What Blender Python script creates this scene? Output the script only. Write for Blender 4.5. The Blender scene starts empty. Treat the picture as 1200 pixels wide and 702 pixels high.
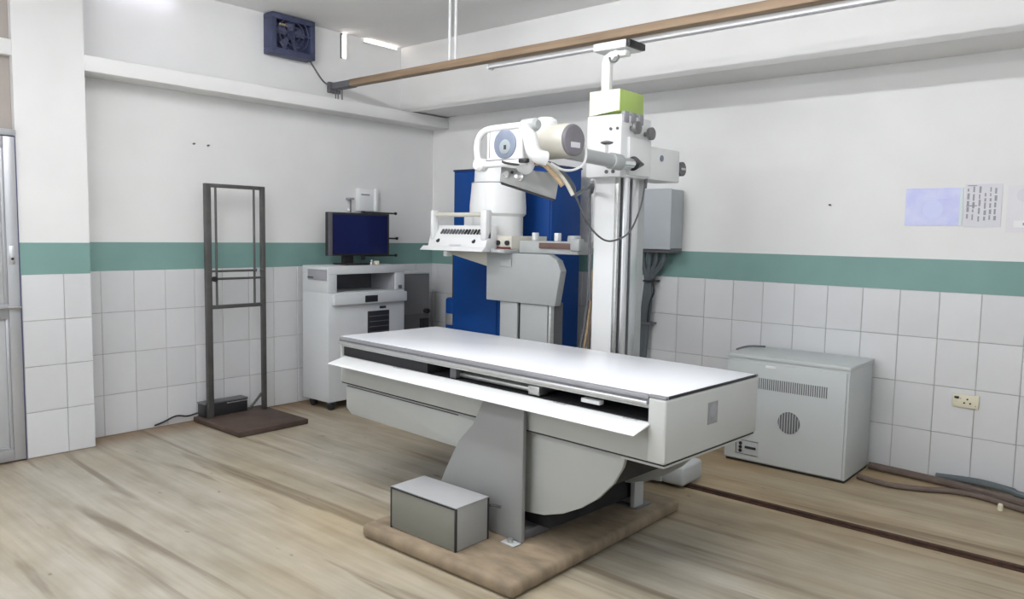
import bpy, bmesh, math, random
from mathutils import Vector, Matrix
random.seed(7)
C = bpy.context.scene.collection
SC = bpy.context.scene

# ------------------------------------------------------------------ camera
cam = bpy.data.cameras.new('camera'); co = bpy.data.objects.new('camera', cam); C.objects.link(co)
r_ = Vector((0.757526, 0.652557, 0.017975)); u_ = Vector((-0.069993, 0.053815, 0.996095)); f_ = Vector((-0.649041, 0.755826, -0.086441))
m = Matrix.Identity(4)
for i in range(3):
    m[i][0] = r_[i]; m[i][1] = u_[i]; m[i][2] = -f_[i]
m.translation = Vector((4.9955, -4.7104, 1.3179))
co.matrix_world = m
cam.sensor_width = 36.0; cam.lens = 894.33 / 1200 * 36.0; cam.clip_start = 0.05
SC.camera = co

# ------------------------------------------------------------------ world, light, exposure
w = bpy.data.worlds.new('world'); SC.world = w; w.use_nodes = True
bg = w.node_tree.nodes['Background']; bg.inputs['Color'].default_value = (0.82, 0.9, 1.0, 1); bg.inputs['Strength'].default_value = 1.0
SC.view_settings.view_transform = 'Standard'; SC.view_settings.look = 'None'
SC.view_settings.gamma = 1.0; SC.view_settings.use_curve_mapping = False
SC.view_settings.exposure = 0.38

def area(name, loc, rot, sx, sy, power, col):
    l = bpy.data.lights.new(name, 'AREA'); l.shape = 'RECTANGLE'; l.size = sx; l.size_y = sy; l.energy = power; l.color = col
    o = bpy.data.objects.new(name, l); C.objects.link(o); o.location = loc; o.rotation_euler = rot
    return o
# daylight through the near window; unseen side window added for soft light
area('daylight_front_window', (2.4, -5.62, 1.75), (math.radians(90), 0, 0), 2.8, 1.5, 22, (0.95, 0.97, 1.0))
area('side_window_fill', (5.92, -2.6, 1.75), (math.radians(90), 0, math.radians(90)), 2.2, 1.5, 2.5, (0.95, 0.97, 1.0))

# ------------------------------------------------------------------ materials
MATS = {}
def mat(name, col, rough=0.5, metal=0.0, var=0.0, scale=6.0, bump=0.0, stretch=(1, 1, 1), emit=0.0, spec=0.5, rnd=0.0, col2=None, coat=0.0):
    if name in MATS: return MATS[name]
    M = bpy.data.materials.new(name); M.use_nodes = True; nt = M.node_tree; N = nt.nodes; L = nt.links
    b = N['Principled BSDF']; b.inputs['Base Color'].default_value = (*col, 1); b.inputs['Roughness'].default_value = rough
    b.inputs['Metallic'].default_value = metal; b.inputs['Specular IOR Level'].default_value = spec
    if coat: b.inputs['Coat Weight'].default_value = coat
    if emit:
        b.inputs['Emission Color'].default_value = (*col, 1); b.inputs['Emission Strength'].default_value = emit
    if var or bump or rnd:
        tc = N.new('ShaderNodeTexCoord'); mp = N.new('ShaderNodeMapping'); mp.inputs['Scale'].default_value = stretch
        no = N.new('ShaderNodeTexNoise'); no.inputs['Scale'].default_value = scale; no.inputs['Detail'].default_value = 5
        L.new(tc.outputs['Object'], mp.inputs['Vector']); L.new(mp.outputs['Vector'], no.inputs['Vector'])
        if var or rnd:
            rp = N.new('ShaderNodeValToRGB'); rp.color_ramp.elements[0].position = 0.3; rp.color_ramp.elements[1].position = 0.7
            c2 = col2 if col2 else tuple(max(0, c * (1 - var)) for c in col)
            rp.color_ramp.elements[0].color = (*c2, 1); rp.color_ramp.elements[1].color = (*col, 1)
            L.new(no.outputs['Fac'], rp.inputs['Fac'])
            out = rp.outputs['Color']
            if rnd:
                oi = N.new('ShaderNodeObjectInfo'); mr = N.new('ShaderNodeMapRange')
                mr.inputs['To Min'].default_value = 1 - rnd; mr.inputs['To Max'].default_value = 1.0
                L.new(oi.outputs['Random'], mr.inputs['Value'])
                mx = N.new('ShaderNodeVectorMath'); mx.operation = 'SCALE'
                L.new(out, mx.inputs[0]); L.new(mr.outputs['Result'], mx.inputs['Scale']); out = mx.outputs['Vector']
            L.new(out, b.inputs['Base Color'])
        if bump:
            bp = N.new('ShaderNodeBump'); bp.inputs['Strength'].default_value = bump; bp.inputs['Distance'].default_value = 0.01
            L.new(no.outputs['Fac'], bp.inputs['Height']); L.new(bp.outputs['Normal'], b.inputs['Normal'])
    MATS[name] = M
    return M

PAINT = mat('wall_paint', (0.80, 0.80, 0.79), 0.85, var=0.06, scale=2.2, bump=0.05)
CEIL = mat('ceiling_paint', (0.86, 0.86, 0.85), 0.9, var=0.05, scale=1.5)
TAUPE = mat('taupe_board', (0.38, 0.34, 0.31), 0.8, var=0.08, scale=3)
TEAL = mat('teal_paint', (0.197, 0.345, 0.315), 0.6, var=0.10, scale=3.5)
TILE = mat('tile_glaze', (0.70, 0.71, 0.72), 0.22, var=0.07, scale=3, rnd=0.06)
GROUT = mat('grout', (0.47, 0.46, 0.44), 0.9, var=0.3, scale=9)
WHITE = mat('white_enamel', (0.82, 0.83, 0.83), 0.35, var=0.03, scale=4)
GREYW = mat('grey_enamel', (0.44, 0.46, 0.46), 0.4, var=0.05, scale=4)
SKIRT = mat('skirt_enamel_shaded', (0.41, 0.425, 0.41), 0.4, var=0.06, scale=3)  # enamel tone lowered in part to carry the shade under the flap
ANOD = mat('anodised_rail', (0.27, 0.27, 0.285), 0.42, metal=0.3)
COLLI = mat('collimator_grey', (0.40, 0.41, 0.40), 0.42, metal=0.3, var=0.15, scale=7)
KNOBG = mat('knob_grey', (0.20, 0.20, 0.20), 0.4, metal=0.3)
JUNC = mat('junction_enamel', (0.44, 0.475, 0.50), 0.45, var=0.04)
TABLEG = mat('table_enamel', (0.50, 0.515, 0.50), 0.38, var=0.06, scale=3)
CABW = mat('cabinet_enamel', (0.60, 0.62, 0.63), 0.45, var=0.04, scale=3)
CREAM = mat('cream_enamel', (0.66, 0.64, 0.56), 0.4, var=0.06, scale=5)
GENW = mat('generator_enamel', (0.53, 0.565, 0.565), 0.45, var=0.05, scale=3)
LAMIN = mat('table_laminate', (0.84, 0.86, 0.90), 0.22, var=0.02, scale=3)
DGREY = mat('dark_grey_paint', (0.13, 0.13, 0.14), 0.5, var=0.15, scale=8)
DISC = mat('slate_plastic', (0.20, 0.19, 0.21), 0.5, var=0.12, scale=14)
BLACK = mat('black_plastic', (0.018, 0.018, 0.02), 0.5)
INNER = mat('dark_interior', (0.02, 0.02, 0.023), 0.8, var=0.3, scale=10)
ALU = mat('aluminium', (0.72, 0.73, 0.74), 0.32, metal=0.9)
BRUSH = mat('brushed_steel', (0.62, 0.63, 0.62), 0.38, metal=0.85, var=0.12, scale=7, stretch=(1, 1, 8))
CHROME = mat('chrome', (0.80, 0.81, 0.82), 0.12, metal=1.0)
STEEL = mat('stand_steel', (0.115, 0.115, 0.11), 0.45, metal=0.4, var=0.3, scale=12)
BLUE = mat('blue_paint', (0.004, 0.055, 0.25), 0.55, spec=0.25, var=0.12, scale=3)
SCREEN = mat('screen_glass', (0.014, 0.018, 0.075), 0.12, coat=0.4)
WOOD = mat('wood_beam', (0.35, 0.245, 0.155), 0.6, var=0.45, scale=5, stretch=(0.35, 6, 6), bump=0.1)
IRON = mat('rusty_iron', (0.075, 0.035, 0.022), 0.7, metal=0.3, var=0.5, scale=20)
PLINTH = mat('plinth_boards', (0.29, 0.225, 0.15), 0.75, var=0.42, scale=6, stretch=(1.5, 3, 1), bump=0.25)
BASEP = mat('stand_base_board', (0.085, 0.055, 0.042), 0.7, var=0.4, scale=9, bump=0.2)
LIME = mat('lime_plastic', (0.46, 0.62, 0.16), 0.4, var=0.05)
LIMELIT = mat('lit_lime_plastic', (0.86, 0.88, 0.62), 0.4)  # lime paled to carry the strong light on the cap's front
CABLEG = mat('grey_cable', (0.10, 0.12, 0.13), 0.5)
CABLEB = mat('brown_cable', (0.15, 0.11, 0.09), 0.6, var=0.3, scale=14)
CABLET = mat('tan_cable', (0.45, 0.33, 0.2), 0.6, var=0.3, scale=20)
CABLEW = mat('white_cable', (0.8, 0.8, 0.8), 0.4)
LILAC = mat('lilac_print', (0.50, 0.52, 0.84), 0.55, var=0.12, scale=9, col2=(0.66, 0.69, 0.90))
PAPER = mat('paper', (0.70, 0.70, 0.74), 0.8, var=0.04)
PAPER2 = mat('pale_paper', (0.76, 0.75, 0.78), 0.8, var=0.05)
INK = mat('grey_ink', (0.33, 0.33, 0.36), 0.8)
CREAMP = mat('cream_plastic', (0.72, 0.68, 0.52), 0.4)
GRIP = mat('brown_grip', (0.17, 0.10, 0.08), 0.5, var=0.2)
FANBL = mat('fan_blade', (0.12, 0.13, 0.21), 0.5)
FANB = mat('fan_blue_grey', (0.06, 0.07, 0.14), 0.55, var=0.35, scale=9)
DIAL = mat('dial_blue_grey', (0.20, 0.235, 0.31), 0.35, var=0.1, scale=10)
DIALF = mat('dial_face', (0.32, 0.36, 0.38), 0.3)
PANE = mat('lit_pane', (1.0, 0.90, 0.82), 0.5, emit=5.0)
TUBEL = mat('lit_tube', (0.97, 0.97, 1.0), 0.5, emit=165.0)
TUBES = mat('lit_tube_lilac', (0.86, 0.84, 1.0), 0.5, emit=5.0)
DOORA = mat('door_aluminium', (0.50, 0.51, 0.53), 0.35, metal=0.5, var=0.08, scale=5, stretch=(1, 1, 0.3))
DOORP = mat('door_panel_board', (0.47, 0.48, 0.49), 0.55, var=0.06, scale=4)
LGREY = mat('light_grey_logo', (0.30, 0.31, 0.31), 0.5, var=0.25, scale=40)

def floor_material():
    M = bpy.data.materials.new('streaked_stone'); M.use_nodes = True; nt = M.node_tree; N = nt.nodes; L = nt.links
    b = N['Principled BSDF']
    tc = N.new('ShaderNodeTexCoord')
    def noise(sx, sy, scale, detail, dist=0.0):
        mp = N.new('ShaderNodeMapping'); mp.inputs['Scale'].default_value = (sx, sy, 1); mp.inputs['Rotation'].default_value = (0, 0, math.radians(2))
        no = N.new('ShaderNodeTexNoise'); no.inputs['Scale'].default_value = scale; no.inputs['Detail'].default_value = detail; no.inputs['Distortion'].default_value = dist
        L.new(tc.outputs['Object'], mp.inputs['Vector']); L.new(mp.outputs['Vector'], no.inputs['Vector']); return no.outputs['Fac']
    def ramp(fac, stops):
        rp = N.new('ShaderNodeValToRGB'); e = rp.color_ramp.elements
        e[0].position, e[0].color = stops[0][0], (*stops[0][1], 1); e[1].position, e[1].color = stops[-1][0], (*stops[-1][1], 1)
        for p, c in stops[1:-1]:
            q = e.new(p); q.color = (*c, 1)
        L.new(fac, rp.inputs['Fac']); return rp.outputs['Color']
    def mix(mode, a, bb, fac):
        mx = N.new('ShaderNodeMix'); mx.data_type = 'RGBA'; mx.blend_type = mode
        if isinstance(fac, float): mx.inputs['Factor'].default_value = fac
        else: L.new(fac, mx.inputs['Factor'])
        L.new(a, mx.inputs['A']); L.new(bb, mx.inputs['B']); return mx.outputs['Result']
    base = ramp(noise(0.35, 5.0, 1.6, 8, 0.4), [(0.25, (0.29, 0.26, 0.20)), (0.38, (0.36, 0.33, 0.265)), (0.52, (0.415, 0.385, 0.32)), (0.72, (0.465, 0.44, 0.38))])
    fine = ramp(noise(1.2, 26.0, 1.5, 6, 0.3), [(0.3, (0.70, 0.68, 0.65)), (0.6, (1, 1, 1))])
    c = mix('MULTIPLY', base, fine, 0.40)
    warm = ramp(noise(0.5, 1.1, 0.9, 3), [(0.45, (1, 1, 1)), (0.7, (1.0, 0.87, 0.66))])
    c = mix('MULTIPLY', c, warm, 0.8)
    dark = ramp(noise(0.30, 4.2, 1.1, 5, 0.6), [(0.30, (0.50, 0.45, 0.40)), (0.37, (1, 1, 1))])
    c = mix('MULTIPLY', c, dark, 0.85)
    spots = ramp(noise(5, 14, 2.0, 3), [(0.24, (0.42, 0.38, 0.34)), (0.30, (1, 1, 1))])
    c = mix('MULTIPLY', c, spots, 0.7)
    streak = ramp(noise(0.55, 7.5, 1.0, 4, 0.8), [(0.32, (0.50, 0.46, 0.41)), (0.43, (1, 1, 1))])
    c = mix('MULTIPLY', c, streak, 0.9)
    blot = ramp(noise(2.5, 5.0, 1.6, 6), [(0.35, (0.86, 0.84, 0.80)), (0.6, (1, 1, 1))])
    c = mix('MULTIPLY', c, blot, 0.9)
    # browner slabs beyond the rail and brown dirt at the foot of the door wall
    sp = N.new('ShaderNodeSeparateXYZ'); L.new(tc.outputs['Object'], sp.inputs['Vector'])
    def band(sock, a, bb, lo, hi):
        mr = N.new('ShaderNodeMapRange'); mr.interpolation_type = 'SMOOTHSTEP'
        for k_, v_ in (('From Min', a), ('From Max', bb), ('To Min', lo), ('To Max', hi)): mr.inputs[k_].default_value = v_
        L.new(sock, mr.inputs['Value']); return mr.outputs['Result']
    tint = N.new('ShaderNodeRGB'); tint.outputs[0].default_value = (0.93, 0.81, 0.64, 1)
    c = mix('MULTIPLY', c, tint.outputs[0], band(sp.outputs['Y'], -2.2, -1.0, 0.0, 0.85))
    dirt = N.new('ShaderNodeRGB'); dirt.outputs[0].default_value = (0.62, 0.46, 0.34, 1)
    c = mix('MULTIPLY', c, dirt.outputs[0], band(sp.outputs['X'], 0.05, 0.38, 0.9, 0.0))
    L.new(c, b.inputs['Base Color']); b.inputs['Roughness'].default_value = 0.5; b.inputs['Specular IOR Level'].default_value = 0.4
    return M
FLOOR = floor_material()

# ------------------------------------------------------------------ mesh helpers
class MB:
    def __init__(s): s.bm = bmesh.new()
    def _add(s, vs, fs):
        v = [s.bm.verts.new(p) for p in vs]
        for f in fs:
            try: s.bm.faces.new([v[i] for i in f])
            except ValueError: pass
        return s
    def box(s, x0, x1, y0, y1, z0, z1):
        return s._add([(x0,y0,z0),(x1,y0,z0),(x1,y1,z0),(x0,y1,z0),(x0,y0,z1),(x1,y0,z1),(x1,y1,z1),(x0,y1,z1)],
                      [(0,3,2,1),(4,5,6,7),(0,1,5,4),(1,2,6,5),(2,3,7,6),(3,0,4,7)])
    def hexa(s, lo, hi):   # two quads (4 points each), same winding
        return s._add(list(lo) + list(hi), [(3,2,1,0),(4,5,6,7),(0,1,5,4),(1,2,6,5),(2,3,7,6),(3,0,4,7)])
    def prism(s, poly, axis, a, b):   # poly: 2-D points in the other two axes (in xyz order)
        n = len(poly)
        def P(p, t):
            q = list(p); q.insert(axis, t); return tuple(q)
        vs = [P(p, a) for p in poly] + [P(p, b) for p in poly]
        fs = [tuple(range(n))[::-1], tuple(range(n, 2*n))] + [(i, (i+1) % n, n + (i+1) % n, n + i) for i in range(n)]
        return s._add(vs, fs)
    def cyl(s, p0, p1, r0, r1=None, n=20):
        r1 = r0 if r1 is None else r1
        p0 = Vector(p0); p1 = Vector(p1); d = (p1 - p0).normalized()
        a = d.orthogonal().normalized(); b = d.cross(a)
        vs = []
        for p, r in ((p0, r0), (p1, r1)):
            vs += [tuple(p + (a*math.cos(2*math.pi*i/n) + b*math.sin(2*math.pi*i/n)) * r) for i in range(n)]
        fs = [tuple(range(n))[::-1], tuple(range(n, 2*n))] + [(i, (i+1) % n, n+(i+1) % n, n+i) for i in range(n)]
        return s._add(vs, fs)
    def lathe(s, c, prof, axis=(0,0,1), n=32):
        c = Vector(c); d = Vector(axis).normalized(); a = d.orthogonal().normalized(); b = d.cross(a)
        vs, fs = [], []
        for r, z in prof:
            vs += [tuple(c + d*z + (a*math.cos(2*math.pi*i/n) + b*math.sin(2*math.pi*i/n)) * max(r, 1e-4)) for i in range(n)]
        k = len(prof)
        for j in range(k-1):
            fs += [(j*n+i, j*n+(i+1) % n, (j+1)*n+(i+1) % n, (j+1)*n+i) for i in range(n)]
        fs += [tuple(range(n))[::-1], tuple(range((k-1)*n, k*n))]
        return s._add(vs, fs)
    def tube(s, pts, r, n=8, smooth=4, closed=False):
        pts = [Vector(p) for p in pts]
        if smooth and len(pts) > 2:
            out = []; m_ = len(pts)
            for i in range(m_ if closed else m_-1):
                p0 = pts[(i-1) % m_] if (closed or i > 0) else pts[0]; p1 = pts[i]; p2 = pts[(i+1) % m_]
                p3 = pts[(i+2) % m_] if (closed or i+2 < m_) else pts[-1]
                for k in range(smooth):
                    t = k/smooth
                    out.append(0.5*((2*p1) + (p2-p0)*t + (2*p0-5*p1+4*p2-p3)*t*t + (3*p1-p0-3*p2+p3)*t**3))
            if not closed: out.append(pts[-1])
            pts = out
        k = len(pts); vs, fs = [], []
        prev = None
        for i, p in enumerate(pts):
            if closed: d = (pts[(i+1) % k] - pts[(i-1) % k]).normalized()
            else: d = (pts[min(i+1, k-1)] - pts[max(i-1, 0)]).normalized()
            a = d.orthogonal().normalized() if prev is None else (prev - d*prev.dot(d)).normalized()
            prev = a; b = d.cross(a)
            vs += [tuple(p + (a*math.cos(2*math.pi*q/n) + b*math.sin(2*math.pi*q/n))*r) for q in range(n)]
        for i in range(k if closed else k-1):
            j = (i+1) % k
            fs += [(i*n+q, i*n+(q+1) % n, j*n+(q+1) % n, j*n+q) for q in range(n)]
        if not closed: fs += [tuple(range(n))[::-1], tuple(range((k-1)*n, k*n))]
        return s._add(vs, fs)
    def mesh(s, name, material, org=(0,0,0), bevel=0.0, seg=2, smooth=None):
        bmesh.ops.recalc_face_normals(s.bm, faces=s.bm.faces)
        if bevel:
            ed = [e for e in s.bm.edges if len(e.link_faces) == 2 and e.calc_face_angle(0) > math.radians(40)]
            bmesh.ops.bevel(s.bm, geom=ed, offset=bevel, segments=seg, affect='EDGES', profile=0.5, clamp_overlap=True)
        o = Vector(org)
        for v in s.bm.verts: v.co -= o
        for f in s.bm.faces: f.smooth = True
        for e in s.bm.edges:
            if len(e.link_faces) == 2 and e.calc_face_angle(0) > math.radians(32): e.smooth = False
        me = bpy.data.meshes.new(name); s.bm.to_mesh(me); s.bm.free(); me.materials.append(material)
        return me
    def build(s, name, material, parent=None, bevel=0.0, seg=2, org=None):
        o = bpy.data.objects.new(name, None)
        base = Vector(org) if org is not None else (ORG.get(parent.name, Vector((0,0,0))) if parent else Vector((0,0,0)))
        bpy.data.objects.remove(o)
        me = s.mesh(name, material, base, bevel, seg)
        o = bpy.data.objects.new(name, me); C.objects.link(o)
        if parent: o.parent = parent
        else: o.location = base
        ORG[o.name] = base
        return o
ORG = {}
def thing(name, label, cat, loc, rz=0.0, group=None):
    o = bpy.data.objects.new(name, None); C.objects.link(o); o.location = loc; o.rotation_euler = (0, 0, rz); o.empty_display_size = 0.1
    o['label'] = label; o['category'] = cat
    if group: o['group'] = group
    ORG[o.name] = Vector(loc)
    return o
def tag(o, label, cat, group=None):
    o['label'] = label; o['category'] = cat
    if group: o['group'] = group
    return o
def struct(o, label=None, cat=None):
    o['kind'] = 'structure'
    if label: o['label'] = label
    if cat: o['category'] = cat
    return o
def B(name, material, parent, *a, bevel=0.004, seg=2): return MB().box(*a).build(name, material, parent, bevel, seg)

# ------------------------------------------------------------------ room shell
XR, YF, ZC = 5.9, -5.6, 2.845
TH, TW = 0.26, 0.20
BAND0, BAND1 = 1.04, 1.218
struct(MB().box(-0.15, XR+0.15, YF-0.15, 0.15, -0.12, 0.0).build('floor', FLOOR), 'beige streaked stone floor with brown veins along the room', 'floor')
struct(MB().box(-0.15, XR+0.15, YF-0.15, 0.15, ZC, ZC+0.12).build('ceiling', CEIL), 'plain grey painted ceiling slab', 'ceiling')
wl = struct(MB().box(-0.15, 0, -3.29, 0, 0, ZC).build('wall_left', PAINT), 'white painted wall with tiled lower part and teal band behind the steel stand', 'wall')
wb = struct(MB().box(-0.15, XR+0.15, 0, 0.15, 0, ZC).build('wall_back', PAINT), 'white painted wall with tiled lower part and teal band behind the generator', 'wall')
wp = struct(MB().box(0, 0.192, -3.29, -2.927, 0, ZC).build('wall_pilaster', PAINT), 'white pilaster with tiled foot beside the aluminium door', 'wall')
struct(MB().box(-0.15, 0.06, YF-0.15, -3.29, 0, ZC).build('wall_door_side', PAINT), 'plain white wall around the aluminium door', 'wall')
# near wall with window opening, side wall with added window opening (both behind the photographer)
wf = MB()
for a in ((-0.15, 1.0, 0, ZC), (3.8, XR+0.15, 0, ZC), (1.0, 3.8, 0, 1.0), (1.0, 3.8, 2.5, ZC)): wf.box(a[0], a[1], YF-0.15, YF, a[2], a[3])
struct(wf.build('wall_front', PAINT), 'plain white wall with a wide window behind the photographer', 'wall')
wr = MB()
for a in ((YF-0.15, -3.7, 0, ZC), (-1.5, 0.15, 0, ZC), (-3.7, -1.5, 0, 1.0), (-3.7, -1.5, 2.5, ZC)): wr.box(XR, XR+0.15, a[0], a[1], a[2], a[3])
struct(wr.build('wall_right', PAINT), 'plain white wall with an added window out of view', 'wall')
MB().box(0, 0.003, -2.927, 0, BAND0, BAND1).build('painted_band', TEAL, wl)
MB().box(0, XR, -0.003, 0, BAND0, BAND1).build('painted_band', TEAL, wb)
MB().box(0.192, 0.195, -3.288, -2.927, BAND0, BAND1).build('painted_band', TEAL, wp)
MB().box(0, 0.002, -2.927, 0, 0, BAND0).build('grout_bed', GROUT, wl)
MB().box(0, XR, -0.002, 0, 0, BAND0).build('grout_bed', GROUT, wb)
MB().box(0.192, 0.194, -3.288, -2.927, 0, BAND0).build('grout_bed', GROUT, wp)
_tiles = {}
def tile(parent, axis, u0, u1, z, face):
    """axis 'x': tile on a wall that runs along x (faces -y); 'y': on a wall along y (faces +x)"""
    wd = round(u1-u0, 4); key = (axis, wd); g = 0.0015; t = 0.007
    if key not in _tiles:
        mb = MB()
        if axis == 'x': mb.box(g, wd-g, -t, 0, g, TH-g)
        else: mb.box(0, t, g, wd-g, g, TH-g)
        _tiles[key] = mb.mesh('tile', TILE, (0,0,0), 0.0022, 1)
    o = bpy.data.objects.new('tile', _tiles[key]); C.objects.link(o); o.parent = parent
    j = random.uniform(-0.0008, 0.0008)
    o.location = (u0, face + j, z) if axis == 'x' else (face + j, u0, z)
for rr in range(4):
    z = rr*TH
    tile(wb, 'x', 0.0, 0.054, z, 0.0)
    for k in range(30):
        u = 0.054 + k*TW
        if u >= XR-0.01: break
        tile(wb, 'x', u, min(u+TW, XR), z, 0.0)
    tile(wl, 'y', -2.927, -2.80, z, 0.0)
    for k in range(14): tile(wl, 'y', -2.80 + k*TW, -2.60 + k*TW, z, 0.0)
    tile(wp, 'y', -3.288, -3.073, z, 0.192); tile(wp, 'y', -3.073, -2.927, z, 0.192)
# ledge along the left wall, beam along the back wall
struct(MB().box(0, 0.20, -2.927, 0, 2.205, 2.295).build('trim_1', PAINT, bevel=0.006), 'long white concrete ledge high on the wall under the fan', 'ledge')
bm_ = struct(MB().box(0, XR, -0.38, 0, 2.305, ZC).build('trim_2', PAINT, bevel=0.004), 'white concrete beam along the top of the back wall', 'beam')
# slits of daylight near the ceiling of the left wall
w1 = struct(MB().box(0, 0.004, -0.985, -0.945, 2.66, 2.83).build('window_1', PANE), 'narrow upright slit of daylight in the wall beside the fan', 'window')
MB().box(0.0, 0.012, -0.995, -0.985, 2.65, 2.84).build('frame', DGREY, w1); MB().box(0, 0.012, -0.945, -0.935, 2.65, 2.84).build('frame', PAINT, w1)
w2 = struct(MB().box(0, 0.004, -0.76, -0.43, 2.822, 2.843).build('window_2', PANE), 'thin level slit of daylight under the ceiling', 'window')
MB().box(0, 0.014, -0.78, -0.42, 2.810, 2.820).build('frame', PAINT, w2)

# door at the far left
dr = thing('door_1', 'grey aluminium door with panels at the far left beside pilaster', 'door', (0.19, -3.7, 0)); dr['kind'] = 'structure'
def D(name, mt, y0, y1, z0, z1, x0=0.165, x1=0.21, parent=None, bv=0.004): return MB().box(x0, x1, y0, y1, z0, z1).build(name, mt, parent or dr, bv)
D('stile', DOORA, -3.355, -3.298, 0.008, 1.79); D('stile', DOORA, -4.16, -4.10, 0.008, 1.79)
D('rail', DOORA, -4.10, -3.355, 0.008, 0.075); D('rail', DOORA, -4.10, -3.355, 1.73, 1.79); mr = D('rail', DOORA, -4.10, -3.355, 0.80, 0.885)
D('panel', DOORP, -4.10, -3.355, 0.075, 0.80, 0.178, 0.192); D('panel', DOORP, -4.10, -3.355, 0.885, 1.73, 0.178, 0.192)
D('push_bar', CHROME, -4.10, -3.30, 0.855, 0.872, 0.21, 0.235, bv=0.006)
for z0, z1 in ((0.075, 0.80), (0.885, 1.73)):
    D('bead', DOORA, -3.372, -3.355, z0, z1, 0.192, 0.204); D('bead', DOORA, -4.10, -4.083, z0, z1, 0.192, 0.204)
D('bead', ALU, -4.083, -3.372, 0.075, 0.088, 0.192, 0.206)
lk = D('lock', ALU, -3.345, -3.318, 1.10, 1.20, 0.21, 0.216); MB().cyl((0.214, -3.331, 1.13), (0.222, -3.331, 1.13), 0.007).build('keyhole', BLACK, lk)
D('frame', mat('blue_edge', (0.10, 0.11, 0.22), 0.5), -3.298, -3.290, 0.0, 1.82, 0.15, 0.20, bv=0.001); D('frame', DOORA, -4.19, -4.16, 0, 1.82)
D('frame', DOORA, -4.19, -3.29, 1.795, 1.83)
tr = struct(MB().box(0.06, 0.15, -4.25, -3.290, 1.83, 2.225).build('trim_3', TAUPE), 'taupe board panel over the aluminium door', 'transom')
struct(MB().box(0.06, 0.192, -5.6, -3.290, 2.225, 2.31).build('trim_4', PAINT, bevel=0.003), 'white lintel bar between two taupe panels over the door', 'lintel')
struct(MB().box(0.06, 0.15, -4.25, -3.290, 2.31, ZC).build('trim_5', TAUPE), 'upper taupe panel between lintel and ceiling', 'panel')

# floor rail of the tube stand
rl = thing('floor_rail', 'rusty dark iron rail running across the floor before the generator', 'rail', (3.4, -1.095, 0))
MB().box(0.35, XR-0.05, -1.125, -1.065, 0.0, 0.006).build('rail_bed', IRON, rl); B('rail_head', IRON, rl, 0.35, XR-0.05, -1.108, -1.082, 0.006, 0.016, bevel=0.003)

# window frames behind the photographer
for n_, (a, b_, vert) in (('window_3', (1.0, 3.8, False)), ('window_4', (-3.7, -1.5, True))):
    wt = thing(n_, 'wide daylight window in the near wall' if not vert else 'unseen window added in the side wall for fill light', 'window', ((a+b_)/2, YF-0.1, 1.0) if not vert else (XR+0.1, (a+b_)/2, 1.0)); wt['kind'] = 'structure'
    def F(u0, u1, z0, z1):
        if vert: MB().box(XR+0.08, XR+0.12, u0, u1, z0, z1).build('window_frame', ALU, wt, 0.004)
        else: MB().box(u0, u1, YF-0.12, YF-0.08, z0, z1).build('window_frame', ALU, wt, 0.004)
    F(a, b_, 1.0, 1.05); F(a, b_, 2.45, 2.5); F(a, a+0.05, 1.05, 2.45); F(b_-0.05, b_, 1.05, 2.45); F((a+b_)/2-0.025, (a+b_)/2+0.025, 1.05, 2.45)
    # sky seen through: left open to the world

# tube lights (above the frame on the left wall; on the near wall)
def tube_light(loc, along, length, label, glow=None):
    TUBEL = glow or MATS['lit_tube']
    x, y, z = loc
    t = thing('tube_light', label, 'lamp', loc, 0.0, 'tube lights')
    if along == 'y':
        MB().box(x, x+0.035, y-length/2, y+length/2, z-0.02, z+0.02).build('batten', WHITE, t, 0.004)
        MB().cyl((x+0.06, y-length/2+0.02, z), (x+0.06, y+length/2-0.02, z), 0.013, n=12).build('tube', TUBEL, t)
        for q in (y-length/2, y+length/2-0.02): MB().box(x+0.03, x+0.075, q, q+0.02, z-0.018, z+0.018).build('end_holder', WHITE, t, 0.003)
    else:
        MB().box(x-length/2, x+length/2, y-0.035, y+0.035, z-0.03, z).build('batten', WHITE, t, 0.004)
        MB().cyl((x-length/2+0.02, y, z-0.055), (x+length/2-0.02, y, z-0.055), 0.013, n=12).build('tube', TUBEL, t)
        for q in (x-length/2, x+length/2-0.02): MB().box(q, q+0.02, y-0.018, y+0.018, z-0.075, z-0.03).build('end_holder', WHITE, t, 0.003)
tube_light((0.0, -2.56, 2.815), 'y', 0.55, 'short tube light high on the wall over the ledge', TUBES)
tube_light((1.9, -3.1, ZC), 'x', 1.2, 'ceiling tube light nearest the aluminium door')
tube_light((4.1, -3.1, ZC), 'x', 1.2, 'ceiling tube light nearest the poster wall')
tube_light((2.9, -4.6, ZC), 'x', 1.2, 'ceiling tube light nearest the wide near window')

# ------------------------------------------------------------------ wooden overhead beam, trolley rail
wbm = thing('overhead_beam', 'long brown wooden beam spanning the room under the ceiling', 'beam', (2.6, -1.07, 2.39))
B('timber', WOOD, wbm, 0.24, XR, -1.10, -1.03, 2.397, 2.446, bevel=0.006)
B('end_bracket', DGREY, wbm, 0.03, 0.25, -1.104, -1.026, 2.394, 2.442, bevel=0.004)
for q in (0.07, 0.10, 0.15): MB().cyl((q, -1.09, 2.294), (q, -1.09, 2.39), 0.005, n=8).build('bolt', DGREY, wbm)
B('wall_plate', DGREY, wbm, 0.0, 0.03, -1.12, -1.01, 2.37, 2.45)
for q, s_ in ((-1.085, 0), (-1.045, 0.015)):
    MB().cyl((1.30+s_, q, 2.435), (1.30+s_, q, ZC), 0.009, n=10).build('hanger_rod', WHITE, wbm)
orl = thing('overhead_rail', 'pale aluminium track fixed behind the wooden beam', 'rail', (3.5, -1.0, 2.40))
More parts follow.
